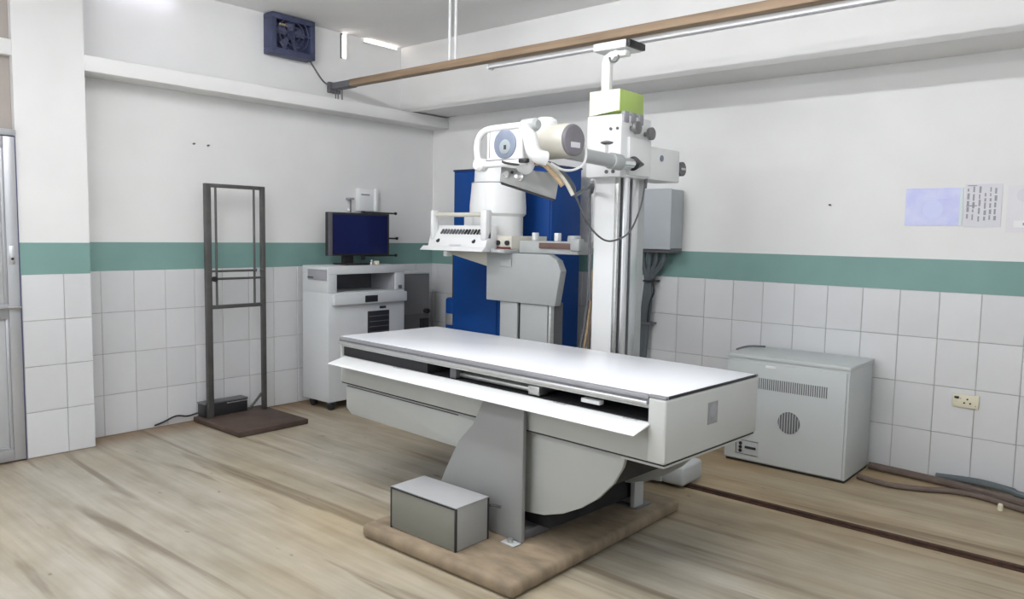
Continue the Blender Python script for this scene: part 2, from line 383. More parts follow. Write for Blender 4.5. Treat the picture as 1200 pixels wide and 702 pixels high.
B('track', WHITE, orl, 1.60, XR, -1.027, -0.975, 2.374, 2.432, bevel=0.003); B('end_stop', WHITE, orl, 1.585, 1.60, -1.03, -0.973, 2.366, 2.436)
B('lip', INK, orl, 1.60, XR, -1.027, -1.019, 2.368, 2.3735, bevel=0)

# ------------------------------------------------------------------ exhaust fan
fn = thing('exhaust_fan', 'dark blue square exhaust fan high on the wall under ceiling', 'fan', (0.0, -1.48, 2.56))
fm = MB()
for a in ((-1.66, -1.30, 2.56, 2.60), (-1.66, -1.30, 2.80, 2.838), (-1.66, -1.62, 2.60, 2.80), (-1.34, -1.30, 2.60, 2.80)): fm.box(0.0, 0.11, *a)
fm.build('housing', FANB, fn, 0.004)
MB().box(0.0, 0.02, -1.62, -1.34, 2.60, 2.80).build('back_plate', FANB, fn)
MB().cyl((0.02, -1.48, 2.715), (0.085, -1.48, 2.715), 0.036, 0.03, 16).build('motor', FANB, fn, 0.004)
for k in range(5):
    a = k*2*math.pi/5 + 0.3; c_, s_ = math.cos(a), math.sin(a)
    def R(u, v, x): return (x, -1.48 + u*c_ - v*s_, 2.715 + u*s_ + v*c_)
    MB().hexa([R(0.03,-0.015,0.06), R(0.112,-0.04,0.072), R(0.112,0.04,0.04), R(0.03,0.015,0.05)], [R(0.03,-0.015,0.064), R(0.112,-0.04,0.076), R(0.112,0.04,0.044), R(0.03,0.015,0.054)]).build('blade', FANBL, fn)
for k in range(3):
    MB().tube([(0.112, -1.48 + (0.05+0.035*k)*math.cos(t*math.pi/10), 2.715 + (0.05+0.035*k)*math.sin(t*math.pi/10)) for t in range(20)], 0.0035, 6, 0, True).build('guard_ring', FANB, fn)
for a in ((-1.62, -1.34, 2.712, 2.718), (-1.483, -1.477, 2.60, 2.80)): MB().box(0.108, 0.114, *a).build('guard_bar', FANB, fn)
MB().box(0.111, 0.113, -1.60, -1.54, 2.757, 2.772).build('badge', CABLET, fn)
tag(MB().tube([(0.06, -1.31, 2.562), (0.04, -1.24, 2.50), (0.03, -1.17, 2.44), (0.05, -1.125, 2.415)], 0.006).build('power_cable', DGREY), 'dark cable hanging from the exhaust fan to the beam end', 'cable')

# ------------------------------------------------------------------ chest stand frame on the left
cs = thing('steel_stand', 'tall dark steel cassette stand with an open frame on a brown board', 'stand', (0.17, -1.98, 0))
B('base_board', BASEP, cs, 0.04, 0.635, -2.245, -1.735, 0.002, 0.037, bevel=0.005)
for y0, y1 in ((-2.205, -2.163), (-1.795, -1.765)): B('post', STEEL, cs, 0.145, 0.175, y0, y1, 0.037, 1.61, bevel=0.003)
B('top_bar', STEEL, cs, 0.147, 0.173, -2.163, -1.795, 1.585, 1.61, bevel=0.002); B('cross_bar', STEEL, cs, 0.147, 0.173, -2.163, -1.795, 0.775, 0.80, bevel=0.002)
for q in (-2.125, -1.845): MB().cyl((0.16, q, 0.80), (0.16, q, 1.586), 0.008, n=10).build('guide_rod', STEEL, cs)
for z in (1.03, 0.978): MB().cyl((0.178, -2.165, z), (0.178, -1.79, z), 0.008, n=10).build('cassette_bar', STEEL, cs)
MB().cyl((0.18, -2.155, 0.978), (0.20, -2.155, 0.978), 0.018, n=14).build('clamp_knob', BLACK, cs)
MB().box(0.17, 0.19, -1.84, -1.82, 1.015, 1.045).build('latch', ALU, cs, 0.002)
MB().tube([(0.16, -1.785, 0.165), (0.12, -1.87, 0.045)], 0.009, 8, 0).build('brace', STEEL, cs)
bb = thing('black_box', 'low black transformer box on the brown board of the steel stand', 'box', (0.08, -2.04, 0.037))
B('body', BLACK, bb, 0.045, 0.135, -2.215, -1.895, 0.037, 0.125, bevel=0.004); B('lid', DGREY, bb, 0.043, 0.138, -2.218, -1.892, 0.125, 0.135, bevel=0.002)
MB().box(0.135, 0.138, -2.05, -1.90, 0.113, 0.119).build('front_strip', ALU, bb)
tag(MB().tube([(0.05, -2.21, 0.06), (0.03, -2.28, 0.045), (0.035, -2.36, 0.06), (0.02, -2.44, 0.03), (0.03, -2.5, 0.02)], 0.006).build('mains_lead', BLACK), 'thin black lead trailing along the tiles beside the black box', 'cable')

# ------------------------------------------------------------------ workstation cabinet, monitor
cb = thing('workstation_cabinet', 'grey white wheeled workstation cabinet with niche under the monitor', 'cabinet', (0.24, -1.07, 0))
bd = MB(); bd.box(0.12, 0.44, -1.43, -0.71, 0.065, 0.862); bd.box(0.12, 0.44, -1.43, -0.71, 0.997, 1.055); bd.box(0.12, 0.44, -1.43, -1.353, 0.862, 0.997); bd.box(0.12, 0.44, -0.80, -0.71, 0.862, 0.997)
bd.build('body', CABW, cb, 0.004)
MB().box(0.12, 0.15, -1.353, -0.80, 0.862, 0.997).build('niche_back', DGREY, cb)
MB().box(0.15, 0.40, -1.352, -0.801, 0.862, 0.866).build('niche_floor', GREYW, cb)
MB().box(0.15, 0.425, -0.807, -0.8005, 0.866, 0.9965).build('niche_side', INK, cb)
dw = B('drawer', CABW, cb, 0.44, 0.475, -1.40, -0.712, 0.775, 0.850, bevel=0.006)
MB().box(0.468, 0.478, -1.125, -1.005, 0.785, 0.835).build('handle_recess', BLACK, dw, 0.003)
vt = B('vent_panel', BLACK, cb, 0.438, 0.446, -1.075, -0.868, 0.45, 0.712, bevel=0.002)
for k in range(6): MB().box(0.446, 0.450, -1.065, -0.878, 0.47+k*0.04, 0.475+k*0.04).build('slat', DGREY, vt)
MB().box(0.438, 0.447, -0.96, -0.90, 0.728, 0.745).build('badge', BLACK, cb, 0.002)
MB().box(0.438, 0.452, -0.775, -0.745, 0.872, 0.90).build('switch', DGREY, cb, 0.003)
B('side_tray', INK, cb, 0.20, 0.425, -1.438, -1.43, 0.955, 1.035, bevel=0.002); MB().box(0.20, 0.425, -1.445, -1.43, 1.030, 1.042).build('side_rail', CABW, cb, 0.002)
MB().box(0.20, 0.27, -1.441, -1.436, 0.968, 0.976).build('side_slot', BLACK, cb)
for x, y in ((0.17, -1.37), (0.40, -1.38), (0.17, -0.77), (0.38, -0.77)):
    k_ = MB().cyl((x, y-0.018, 0.031), (x, y+0.018, 0.031), 0.031, n=18).build('caster', BLACK, cb, 0.004)
    MB().box(x-0.02, x+0.02, y-0.024, y+0.024, 0.045, 0.066).build('caster_fork', DGREY, k_)
mn = thing('monitor', 'flat dark blue screen monitor standing on the workstation cabinet', 'monitor', (0.24, -1.0, 1.055))
B('case', BLACK, mn, 0.215, 0.25, -1.295, -0.705, 1.125, 1.452, bevel=0.005)
MB().box(0.249, 0.253, -1.25, -0.73, 1.14, 1.435).build('screen', SCREEN, mn)
MB().box(0.249, 0.2525, -1.292, -1.256, 1.128, 1.448).build('side_bezel', DGREY, mn, 0.001)
B('neck', BLACK, mn, 0.19, 0.225, -1.13, -1.04, 1.065, 1.20); B('foot', BLACK, mn, 0.14, 0.33, -1.17, -0.97, 1.0555, 1.068, bevel=0.004)
tb = thing('desk_items', 'small chrome clip and cable end lying below the monitor', 'clip', (0.3, -0.93, 1.0555))
MB().lathe((0.32, -0.945, 1.0555), [(0.016, 0), (0.016, 0.02), (0.008, 0.03), (0.012, 0.04)], n=12).build('knob', CHROME, tb); MB().box(0.30, 0.34, -0.91, -0.88, 1.0555, 1.085).build('block', CREAMP, tb, 0.004)
rk = thing('rod_bracket', 'three black peg rods fixed to the wall behind the monitor', 'bracket', (0.0, -0.75, 1.08))
B('post', DGREY, rk, 0.008, 0.03, -0.80, -0.77, 1.08, 1.48)
for z, y1 in ((1.462, -0.545), (1.258, -0.53), (1.118, -0.54)):
    q = MB().tube([(0.03, -0.785, z), (0.11, -0.785, z), (0.13, -0.76, z), (0.13, y1, z)], 0.007, 8, 3).build('rod', BLACK, rk); MB().cyl((0.13, y1, z), (0.13, y1+0.012, z), 0.012, n=12).build('knob', BLACK, q)
sb = thing('wall_unit', 'small white wall mounted box above the monitor', 'wall box', (0.0, -0.77, 1.47))
B('body', WHITE, sb, 0.0, 0.05, -0.85, -0.70, 1.475, 1.655, bevel=0.006); MB().box(0.05, 0.053, -0.83, -0.745, 1.60, 1.612).build('slot', INK, sb); B('side_flap', WHITE, sb, 0.0, 0.07, -0.70, -0.675, 1.475, 1.66)
hk = thing('wall_hook', 'thin upright white hook with dark cap beside the wall box', 'hook', (0.02, -0.92, 1.47))
MB().cyl((0.03, -0.92, 1.46), (0.03, -0.92, 1.565), 0.006, n=8).build('stem', DGREY, hk); MB().box(0.0, 0.05, -0.945, -0.895, 1.562, 1.576).build('cap', INK, hk, 0.003); MB().box(0.0, 0.03, -0.93, -0.91, 1.47, 1.49).build('mount', WHITE, hk, 0.003)
ub = thing('dark_unit', 'dark grey upright box in the corner beside the cabinet', 'power unit', (0.17, -0.48, 0))  # plain dark grey box, darker panel low on its front
B('body', mat('unit_grey', (0.20, 0.20, 0.21), 0.4, var=0.15, scale=3), ub, 0.05, 0.29, -0.66, -0.30, 0.0, 0.97, bevel=0.006); B('front_panel', DGREY, ub, 0.29, 0.296, -0.63, -0.33, 0.25, 0.64)
MB().cyl((0.30, -0.36, 0.66), (0.345, -0.36, 0.66), 0.02, n=12).build('plug', BLACK, ub, 0.003); MB().box(0.30, 0.33, -0.42, -0.34, 0.45, 0.60).build('switch_block', BLACK, ub, 0.004)
B('top_plate', CABW, ub, 0.045, 0.295, -0.665, -0.295, 0.97, 0.985)

# ------------------------------------------------------------------ blue cabinet in the corner
bl = thing('blue_cabinet', 'tall bright blue steel cabinet against the wall behind the table', 'cabinet', (1.25, -0.28, 0))
B('body', BLUE, bl, 0.77, 1.73, -0.50, -0.16, 0.03, 1.79, bevel=0.006)
MB().box(0.775, 1.725, -0.502, -0.16, 0.0, 0.03).build('foot', BLACK, bl)
B('door', BLUE, bl, 0.785, 1.235, -0.508, -0.50, 0.06, 1.765, bevel=0.003); B('door', BLUE, bl, 1.245, 1.715, -0.508, -0.50, 0.06, 1.765, bevel=0.003)
B('top_trim', mat('navy_edge', (0.02, 0.03, 0.10), 0.5), bl, 0.765, 1.735, -0.506, -0.155, 1.782, 1.796, bevel=0.002)
hb_ = B('side_housing', BLUE, bl, 0.64, 0.768, -0.46, -0.16, 0.10, 0.80, bevel=0.02)
MB().box(0.655, 0.735, -0.470, -0.459, 0.585, 0.675).build('bracket', BRUSH, hb_, 0.008)
B('side_strip', GREYW, bl, 0.725, 0.7705, -0.44, -0.40, 0.80, 1.17, bevel=0.002)
MB().cyl((0.70, -0.43, 0.80), (0.70, -0.43, 1.20), 0.006, n=8).build('riser', BLACK, bl)

# ------------------------------------------------------------------ spot film unit before the blue cabinet
sf = thing('fluoroscopy_unit', 'white fluoroscopy tower unit with push button console before the blue cabinet', 'x-ray unit', (1.75, -0.8, 0))
B('pedestal', GREYW, sf, 1.645, 1.795, -0.93, -0.78, 0.0, 0.88); B('pedestal', GREYW, sf, 1.82, 2.045, -0.93, -0.78, 0.0, 0.88)
MB().box(1.795, 1.82, -0.915, -0.78, 0.0, 0.88).build('slot', BLACK, sf)
B('guide_strip', BRUSH, sf, 2.048, 2.066, -0.925, -0.885, 0.0, 0.88); B('guide_strip', DGREY, sf, 2.046, 2.06, -0.882, -0.785, 0.0, 0.88)
lh = MB().prism([(1.535, 0.872), (2.117, 0.868), (2.157, 1.09), (2.125, 1.155), (2.06, 1.19), (1.535, 1.19)], 1, -0.95, -0.885).build('lower_housing', GREYW, sf, 0.008)
MB().prism([(1.16, 1.17), (1.5355, 1.095), (1.5355, 1.19), (1.16, 1.19)], 1, -0.94, -0.70).build('under_wing', CREAM, lh, 0.003)
MB().box(1.66, 1.76, -0.957, -0.949, 1.10, 1.15).build('notch', GREYW, lh, 0.003)
B('deck', GREYW, sf, 1.10, 1.77, -1.04, -0.56, 1.19, 1.215, bevel=0.004)
B('side_bridge', GREYW, sf, 1.775, 2.25, -0.90, -0.74, 1.192, 1.272, bevel=0.006)
gp = MB().box(1.95, 2.235, -0.915, -0.90, 1.225, 1.262).build('grip', GRIP, sf, 0.006); B('grip_end', GREYW, gp, 2.20, 2.27, -0.92, -0.86, 1.215, 1.290, bevel=0.01)
for x in (1.80, 1.985): MB().box(x, x+0.03, -0.80, -0.76, 1.272, 1.325).build('bracket', WHITE, sf, 0.004)
MB().cyl((2.13, -0.78, 1.272), (2.13, -0.78, 1.31), 0.045, 0.04, 18).build('lock_knob', GREYW, sf, 0.004)
tw = MB().lathe((1.47, -0.77, 0), [(0.175, 1.215), (0.175, 1.43), (0.195, 1.45), (0.195, 1.50), (0.182, 1.655), (0.166, 1.662), (0.163, 1.735), (0.145, 1.775)], n=40).build('tower', WHITE, sf, 0.0)
MB().lathe((1.47, -0.77, 0), [(0.1835, 1.652), (0.1855, 1.655), (0.1835, 1.658)], n=40).build('seam_ring', INK, tw)
B('tower_base', CREAM, sf, 1.40, 1.77, -0.97, -0.60, 1.2155, 1.30, bevel=0.004)
B('rear_block', WHITE, sf, 1.17, 1.42, -0.80, -0.62, 1.215, 1.435, bevel=0.01)
for x in (1.66, 1.74): MB().cyl((x, -0.97, 1.255), (x, -0.988, 1.255), 0.016, n=14).build('knob', BLACK, sf, 0.002)
MB().box(1.50, 1.765, -0.982, -0.968, 1.217, 1.228).build('red_strip', mat('maroon', (0.16, 0.02, 0.02), 0.5), sf)
# console: wedge with sloping face
cn = MB().prism([(-1.10, 1.205), (-0.98, 1.215), (-0.98, 1.365), (-1.025, 1.365), (-1.075, 1.285)], 0, 1.115, 1.655).build('console', WHITE, sf, 0.006)
MB().prism([(-1.135, 1.195), (-1.05, 1.195), (-1.05, 1.212), (-1.10, 1.225)], 0, 1.075, 1.66).build('front_lip', WHITE, cn, 0.004)
for k in range(14):
    x = 1.215 + k*0.028; red = k in (8, 9)
    MB().hexa([(x, -1.066, 1.305), (x+0.012, -1.066, 1.305), (x+0.018, -1.046, 1.335), (x+0.006, -1.046, 1.335)], [(x, -1.074, 1.310), (x+0.012, -1.074, 1.310), (x+0.018, -1.054, 1.340), (x+0.006, -1.054, 1.340)]).build('button', BLACK if red or k > 10 else DGREY, cn)
for x in (1.21, 1.545): MB().cyl((x, -1.075, 1.262), (x, -1.097, 1.256), 0.013, 0.009, 12).build('joystick', BLACK, cn)
MB().hexa([(1.33, -1.10, 1.232), (1.44, -1.10, 1.232), (1.44, -1.096, 1.240), (1.33, -1.096, 1.240)], [(1.33, -1.103, 1.233), (1.44, -1.103, 1.233), (1.44, -1.099, 1.241), (1.33, -1.099, 1.241)]).build('nameplate', PAPER, cn)
B('handle_post', WHITE, cn, 1.135, 1.165, -1.09, -1.04, 1.27, 1.465, bevel=0.008); B('handle_post', WHITE, cn, 1.60, 1.655, -1.09, -1.03, 1.27, 1.465, bevel=0.012)
MB().cyl((1.16, -1.065, 1.435), (1.61, -1.065, 1.435), 0.015, n=14).build('handle_bar', CREAM, cn)
MB().box(1.265, 1.30, -1.09, -1.04, 1.155, 1.19).build('tag', WHITE, sf, 0.004)

# ------------------------------------------------------------------ x-ray table
TR = math.radians(-3.3); TL = (2.745, -2.009, 0)
xt = bpy.data.objects.new('x_ray_table', None); C.objects.link(xt); xt.location = TL; xt.rotation_euler = (0, 0, TR); ORG[xt.name] = Vector((0,0,0))
tag(xt, 'long grey white x-ray table with white flat top on a brown plinth', 'x-ray table')
tp = B('tabletop', LAMIN, xt, -0.992, 0.992, -0.322, 0.322, 0.7556, 0.767, bevel=0.002)
B('top_core', TABLEG, xt, -0.991, 0.924, -0.321, 0.321, 0.729, 0.7554, bevel=0)
for s_ in (-1, 1): B('corner_rail', ANOD, xt, 0.924, 0.998, 0.322 if s_ > 0 else -0.340, 0.340 if s_ > 0 else -0.322, 0.7556, 0.766, bevel=0.002)
for s_ in (-1, 1):
    B('edge_rail', ANOD, xt, -0.995, 0.924, s_*0.340 if s_ < 0 else 0.322, -0.322 if s_ < 0 else 0.340, 0.728, 0.764, bevel=0.003)
    B('lower_rail', ALU, xt, -0.990, 0.924, 0.340 if s_ > 0 else -0.351, 0.351 if s_ > 0 else -0.340, 0.729, 0.742, bevel=0.002)
    B('rail_groove', DGREY, xt, -0.993, 0.924, s_*0.3415 if s_ < 0 else 0.3405, s_*0.3405 if s_ < 0 else 0.3415, 0.743, 0.750, bevel=0)
B('end_strip', BLACK, xt, 0.992, 0.998, -0.322, 0.322, 0.756, 0.7655, bevel=0.001); B('end_strip', ALU, xt, -0.998, -0.992, -0.322, 0.322, 0.73, 0.765, bevel=0.001)
B('top_frame', TABLEG, xt, -0.985, 0.924, -0.333, 0.333, 0.715, 0.728, bevel=0.001)
MB().box(-0.975, 0.915, -0.05, 0.30, 0.53, 0.714).build('interior', INNER, xt)
MB().box(-0.982, -0.30, -0.32, -0.06, 0.662, 0.7145).build('slot_shade_block', INNER, xt)  # near-black filler, shade painted into the left part of the slot
MB().box(-0.98, 0.915, -0.30, -0.06, 0.655, 0.662).build('tray_floor', INNER, xt)
B('bucky_tray', BRUSH, xt, -0.12, 0.38, -0.29, -0.08, 0.672, 0.690); B('bucky_clamp', DGREY, xt, -0.15, -0.11, -0.315, -0.27, 0.665, 0.712); B('bucky_clamp', BRUSH, xt, 0.33, 0.39, -0.315, -0.26, 0.668, 0.705); B('tray_handle', WHITE, xt, 0.60, 0.69, -0.31, -0.28, 0.680, 0.697)
B('gear_bar', BRUSH, xt, -0.10, 0.33, -0.20, -0.185, 0.692, 0.706)
# side skirts, end caps
B('front_skirt', SKIRT, xt, -0.985, 0.93, -0.333, -0.318, 0.525, 0.664, bevel=0.003)
B('rear_skirt', SKIRT, xt, -0.985, 0.93, 0.318, 0.333, 0.525, 0.715, bevel=0.003)
B('end_cap', TABLEG, xt, 0.925, 0.999, -0.341, 0.341, 0.526, 0.7555, bevel=0.008, seg=3)
B('end_cap', TABLEG, xt, -0.998, -0.984, -0.333, 0.333, 0.528, 0.728, bevel=0.006)
B('base_rim', INNER, xt, -0.985, 0.993, -0.332, 0.332, 0.520, 0.526, bevel=0); B('base_tray', TABLEG, xt, 0.80, 0.985, -0.32, 0.32, 0.505, 0.518, bevel=0.006)
lg = MB().box(0.9975, 1.0005, -0.055, 0.015, 0.622, 0.705).build('maker_mark', LGREY, xt)
MB().lathe((1.0005, -0.02, 0.672), [(0.024, 0), (0.024, 0.001)], axis=(1, 0, 0), n=20).build('emblem', INK, lg)
# flap folded out of the front
fl = MB().prism([(-0.333, 0.665), (-0.435, 0.640), (-0.437, 0.635), (-0.333, 0.657)], 0, -0.955, 0.935).build('front_flap', WHITE, xt, 0.0015)
for x in (0.52, 0.85, -0.5): MB().box(x-0.03, x+0.03, -0.345, -0.336, 0.6635, 0.667).build('hinge', ALU, fl, 0.001)
for x in (-0.9, 0.88): MB().box(x-0.01, x+0.01, -0.405, -0.333, 0.625, 0.637).build('flap_arm', ALU, fl, 0.001)
# belly: long trough on one half, rounded half-moon housing on the other
bel = [(-0.985, 0.522), (-0.985, 0.385), (-0.94, 0.355), (-0.10, 0.352), (-0.03, 0.31), (0.04, 0.255), (0.12, 0.21), (0.22, 0.178), (0.32, 0.170), (0.42, 0.182), (0.52, 0.215), (0.61, 0.262), (0.69, 0.32), (0.76, 0.395), (0.80, 0.465), (0.815, 0.522)]
MB().prism(bel, 1, -0.305, -0.285).build('belly_panel', SKIRT, xt, 0.004)
MB().prism(bel, 1, 0.285, 0.305).build('belly_panel', SKIRT, xt, 0.004)
MB().prism([(q[0]*0.97, max(q[1]+0.02, 0.30)) for q in bel], 1, -0.284, 0.284).build('belly_core', INNER, xt)
MB().box(-0.97, -0.10, -0.308, -0.304, 0.500, 0.503).build('belly_seam', INNER, xt)
# legs
LEGP = mat('leg_enamel_shaded', (0.235, 0.24, 0.238), 0.45, var=0.06, scale=3)  # darker leg paint, with some shade put into the colour
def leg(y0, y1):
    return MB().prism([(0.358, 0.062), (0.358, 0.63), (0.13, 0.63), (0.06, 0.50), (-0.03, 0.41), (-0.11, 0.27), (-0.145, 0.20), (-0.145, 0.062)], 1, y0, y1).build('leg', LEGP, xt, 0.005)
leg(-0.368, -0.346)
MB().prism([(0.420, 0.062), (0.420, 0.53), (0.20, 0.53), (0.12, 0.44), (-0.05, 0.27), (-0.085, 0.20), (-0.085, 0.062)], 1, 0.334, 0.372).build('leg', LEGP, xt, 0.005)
MB().box(-0.12, 0.34, -0.345, 0.334, 0.062, 0.10).build('base_stretcher', DGREY, xt, 0.004)
MB().box(-0.10, 0.40, -0.24, 0.333, 0.10, 0.30).build('under_table_block', INNER, xt, 0.004)  # near-black block filling the space between the legs
B('foot_plate', GREYW, xt, 0.29, 0.365, -0.42, -0.372, 0.062, 0.068); MB().cyl((0.325, -0.40, 0.068), (0.325, -0.40, 0.083), 0.013, n=6).build('anchor_bolt', BRUSH, xt)
B('foot_plate', DGREY, xt, 0.33, 0.46, 0.30, 0.42, 0.062, 0.068)
B('leg_flange', GREYW, xt, 0.420, 0.445, 0.30, 0.372, 0.062, 0.51, bevel=0.003)

pl = thing('table_plinth', 'low worn brown platform under the x-ray table', 'platform', (2.86, -2.08, 0))
B('slab', PLINTH, pl, 2.435, 3.295, -2.70, -1.46, 0.001, 0.061, bevel=0.022, seg=3)
sx = thing('step_box', 'small grey metal box with black edges on the brown plinth', 'box', (2.75, -2.54, 0.061))
B('body', mat('box_side_tone', (0.31, 0.315, 0.30), 0.5, var=0.06), sx, 2.562, 2.948, -2.638, -2.452, 0.0625, 0.238, bevel=0.003)
FP = mat('box_front_tone', (0.17, 0.173, 0.148), 0.5, var=0.06)  # front panel darkest, sides mid grey, lid palest
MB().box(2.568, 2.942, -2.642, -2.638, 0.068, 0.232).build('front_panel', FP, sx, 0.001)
for a in ((2.559, 2.568, -2.643, -2.634), (2.942, 2.951, -2.643, -2.634), (2.944, 2.951, -2.457, -2.449)): MB().box(*a, 0.0625, 0.236).build('corner_edge', BLACK, sx, 0.001)
MB().box(2.560, 2.950, -2.644, -2.636, 0.231, 0.237).build('top_edge', BLACK, sx, 0.001)
MB().box(2.560, 2.950, -2.64, -2.45, 0.237, 0.2415).build('lid', mat('box_lid_tone', (0.37, 0.375, 0.38), 0.5), sx, 0.001)
tag(MB().tube([(2.93, -2.447, 0.20), (2.96, -2.43, 0.20), (2.985, -2.415, 0.195)], 0.006, 8, 3).build('pull_pin', BLACK), 'short dark pin behind the small grey box', 'pin')

# ------------------------------------------------------------------ tube stand
ts = thing('tube_stand', 'white x-ray column with lime cap carrying the tube head over table', 'x-ray stand', (2.64, -1.07, 0))
B('base', GREYW, ts, 2.20, 3.04, -1.20, -0.96, 0.02, 0.10, bevel=0.008); B('base_end', GREYW, ts, 3.03, 3.165, -1.19, -0.97, 0.017, 0.125, bevel=0.02, seg=3)
for x in (2.35, 2.95): MB().cyl((x, -1.115, 0.031), (x, -1.075, 0.031), 0.015, n=14).build('roller', BRUSH, ts)
B('column', WHITE, ts, 2.568, 2.70, -1.20, -0.92, 0.10, 1.97, bevel=0.006)
B('track_channel', DGREY, ts, 2.70, 2.708, -1.188, -0.93, 0.12, 1.68, bevel=0)
B('track_edge', BRUSH, ts, 2.70, 2.722, -1.20, -1.178, 0.12, 1.68, bevel=0.003)
MB().cyl((2.725, -1.135, 0.12), (2.725, -1.135, 1.68), 0.024, n=20).build('guide_tube', ALU, ts)
B('guide_profile', ALU, ts, 2.70, 2.735, -1.075, -1.01, 0.12, 1.68, bevel=0.004)
B('cover_strip', GREYW, ts, 2.70, 2.722, -0.99, -0.925, 0.12, 1.68, bevel=0.003)
B('carriage', WHITE, ts, 2.545, 2.765, -1.255, -0.955, 1.628, 1.955, bevel=0.006)
B('carriage_wing', WHITE, ts, 2.60, 2.765, -0.955, -0.615, 1.632, 1.815, bevel=0.006)
B('carriage_pad', WHITE, ts, 2.765, 2.785, -1.20, -0.98, 1.64, 1.84, bevel=0.004)
for y in (-1.235, -1.165, -1.09): MB().box(2.745, 2.772, y, y+0.045, 1.915, 1.972).build('pulley_block', INK, ts, 0.004)
for y, z in ((-1.165, 1.888), (-1.02, 1.872)):
    k_ = MB().lathe((2.765, y, z), [(0.012, 0), (0.012, 0.02), (0.034, 0.03), (0.034, 0.05), (0.022, 0.056)], axis=(1, 0, 0), n=20).build('lock_knob', KNOBG, ts)
k_ = MB().lathe((2.72, -0.615, 1.716), [(0.02, 0), (0.02, 0.01), (0.042, 0.014), (0.042, 0.045), (0.03, 0.05)], axis=(0, 1, 0), n=22).build('hand_wheel', DGREY, ts)
MB().lathe((2.745, -0.575, 1.716), [(0.042, 0), (0.042, 0.02), (0.034, 0.024)], axis=(1, 0, 0), n=22).build('wheel_rim', DGREY, k_); MB().box(2.768, 2.772, -0.60, -0.55, 1.710, 1.722).build('wheel_slot', BRUSH, k_)
MB().lathe((2.766, -0.83, 1.757), [(0.018, 0), (0.018, 0.004)], axis=(1, 0, 0), n=18).build('lens', DIAL, ts)
for y in (-1.225, -1.19): 
    MB().cyl((2.70 + (y+1.225)*1.2, -1.255, 1.88), (2.70 + (y+1.225)*1.2, -1.262, 1.88), 0.008, n=10).build('screw', DGREY, ts)
    MB().cyl((2.68 + (y+1.225)*1.2, -1.255, 1.655), (2.68 + (y+1.225)*1.2, -1.262, 1.655), 0.010, n=10).build('screw', DGREY, ts)
cp = MB().box(2.55, 2.742, -1.24, -1.00, 1.972, 2.088).build('cap', LIME, ts, 0.004)
MB().hexa([(2.549, -1.243, 1.958), (2.740, -1.243, 1.978), (2.740, -1.238, 1.978), (2.549, -1.238, 1.958)], [(2.549, -1.243, 2.088), (2.740, -1.243, 2.088), (2.740, -1.238, 2.088), (2.549, -1.238, 2.088)]).build('cap_front', LIMELIT, cp)
# top post and trolley on the overhead rail
br = B('top_post', WHITE, ts, 2.545, 2.60, -1.135, -1.10, 2.088, 2.27, bevel=0.006)
MB().prism([(2.545, 2.26), (2.60, 2.26), (2.63, 2.285), (2.70, 2.285), (2.70, 2.315), (2.60, 2.318), (2.56, 2.30)], 1, -1.135, -1.085).build('bracket_arm', WHITE, br, 0.004)
MB().cyl((2.63, -1.11, 2.31), (2.63, -1.11, 2.326), 0.022, n=16).build('pivot', BRUSH, br)
MB().tube([(2.60, -1.14, 2.285), (2.61, -1.14, 2.262), (2.64, -1.14, 2.257), (2.66, -1.14, 2.275), (2.655, -1.14, 2.29)], 0.005, 6).build('wire_loop', DGREY, br)
B('trolley', WHITE, ts, 2.50, 2.71, -1.155, -0.99, 2.324, 2.366, bevel=0.004); B('trolley_end', BLACK, ts, 2.71, 2.735, -1.15, -0.99, 2.328, 2.364)
# cross arm
am = MB().cyl((2.81, -1.345, 1.692), (2.81, -1.80, 1.705), 0.034, n=24).build('cross_arm', GREYW, ts)
MB().cyl((2.81, -1.42, 1.694), (2.81, -1.335, 1.692), 0.042, n=24).build('collar', GREYW, am, 0.004)
MB().cyl((2.81, -1.335, 1.692), (2.81, -1.175, 1.697), 0.027, n=20).build('rod', CHROME, am); MB().cyl((2.81, -1.20, 1.697), (2.81, -1.10, 1.70), 0.038, 0.006, 20).build('tip', BLACK, am)
MB().box(2.765, 2.80, -1.30, -1.20, 1.665, 1.72).build('clamp', WHITE, am, 0.004)
k_ = MB().cyl((2.81, -1.455, 1.72), (2.81, -1.455, 1.775), 0.007, n=10).build('clamp_screw', BRUSH, am)
MB().lathe((2.81, -1.455, 1.772), [(0.018, 0), (0.032, 0.006), (0.032, 0.012), (0.012, 0.018)], n=18).build('clamp_knob', KNOBG, ts)
# tube housing
hs = MB().lathe((2.43, -1.765, 1.752), [(0.06, 0.0), (0.078, 0.03), (0.082, 0.2), (0.080, 0.40), (0.075, 0.435)], axis=(1, -0.12, 0), n=36).build('tube_housing', CREAM, ts)
dsc = MB().lathe((2.858, -1.816, 1.752), [(0.074, 0), (0.074, 0.012), (0.066, 0.02), (0.05, 0.021)], axis=(1, -0.12, 0), n=36).build('end_cap', DISC, hs)
MB().hexa([(2.877, -1.848, 1.717), (2.8842, -1.788, 1.717), (2.8842, -1.788, 1.742), (2.877, -1.848, 1.742)], [(2.879, -1.848, 1.717), (2.8862, -1.788, 1.717), (2.8862, -1.788, 1.742), (2.879, -1.848, 1.742)]).build('label_plate', PAPER, hs)
MB().lathe((2.69, -1.80, 1.775), [(0.058, 0), (0.060, 0.055), (0.052, 0.085), (0.03, 0.098)], axis=(0.15, -0.2, 1), n=24).build('cable_socket', CREAMP if False else WHITE, hs)
MB().cyl((2.62, -1.84, 1.70), (2.66, -1.92, 1.625), 0.05, 0.042, 20).build('lower_elbow', WHITE, hs, 0.01)
MB().box(2.50, 2.60, -1.99, -1.82, 1.69, 1.80).build('neck_block', WHITE, hs, 0.01)
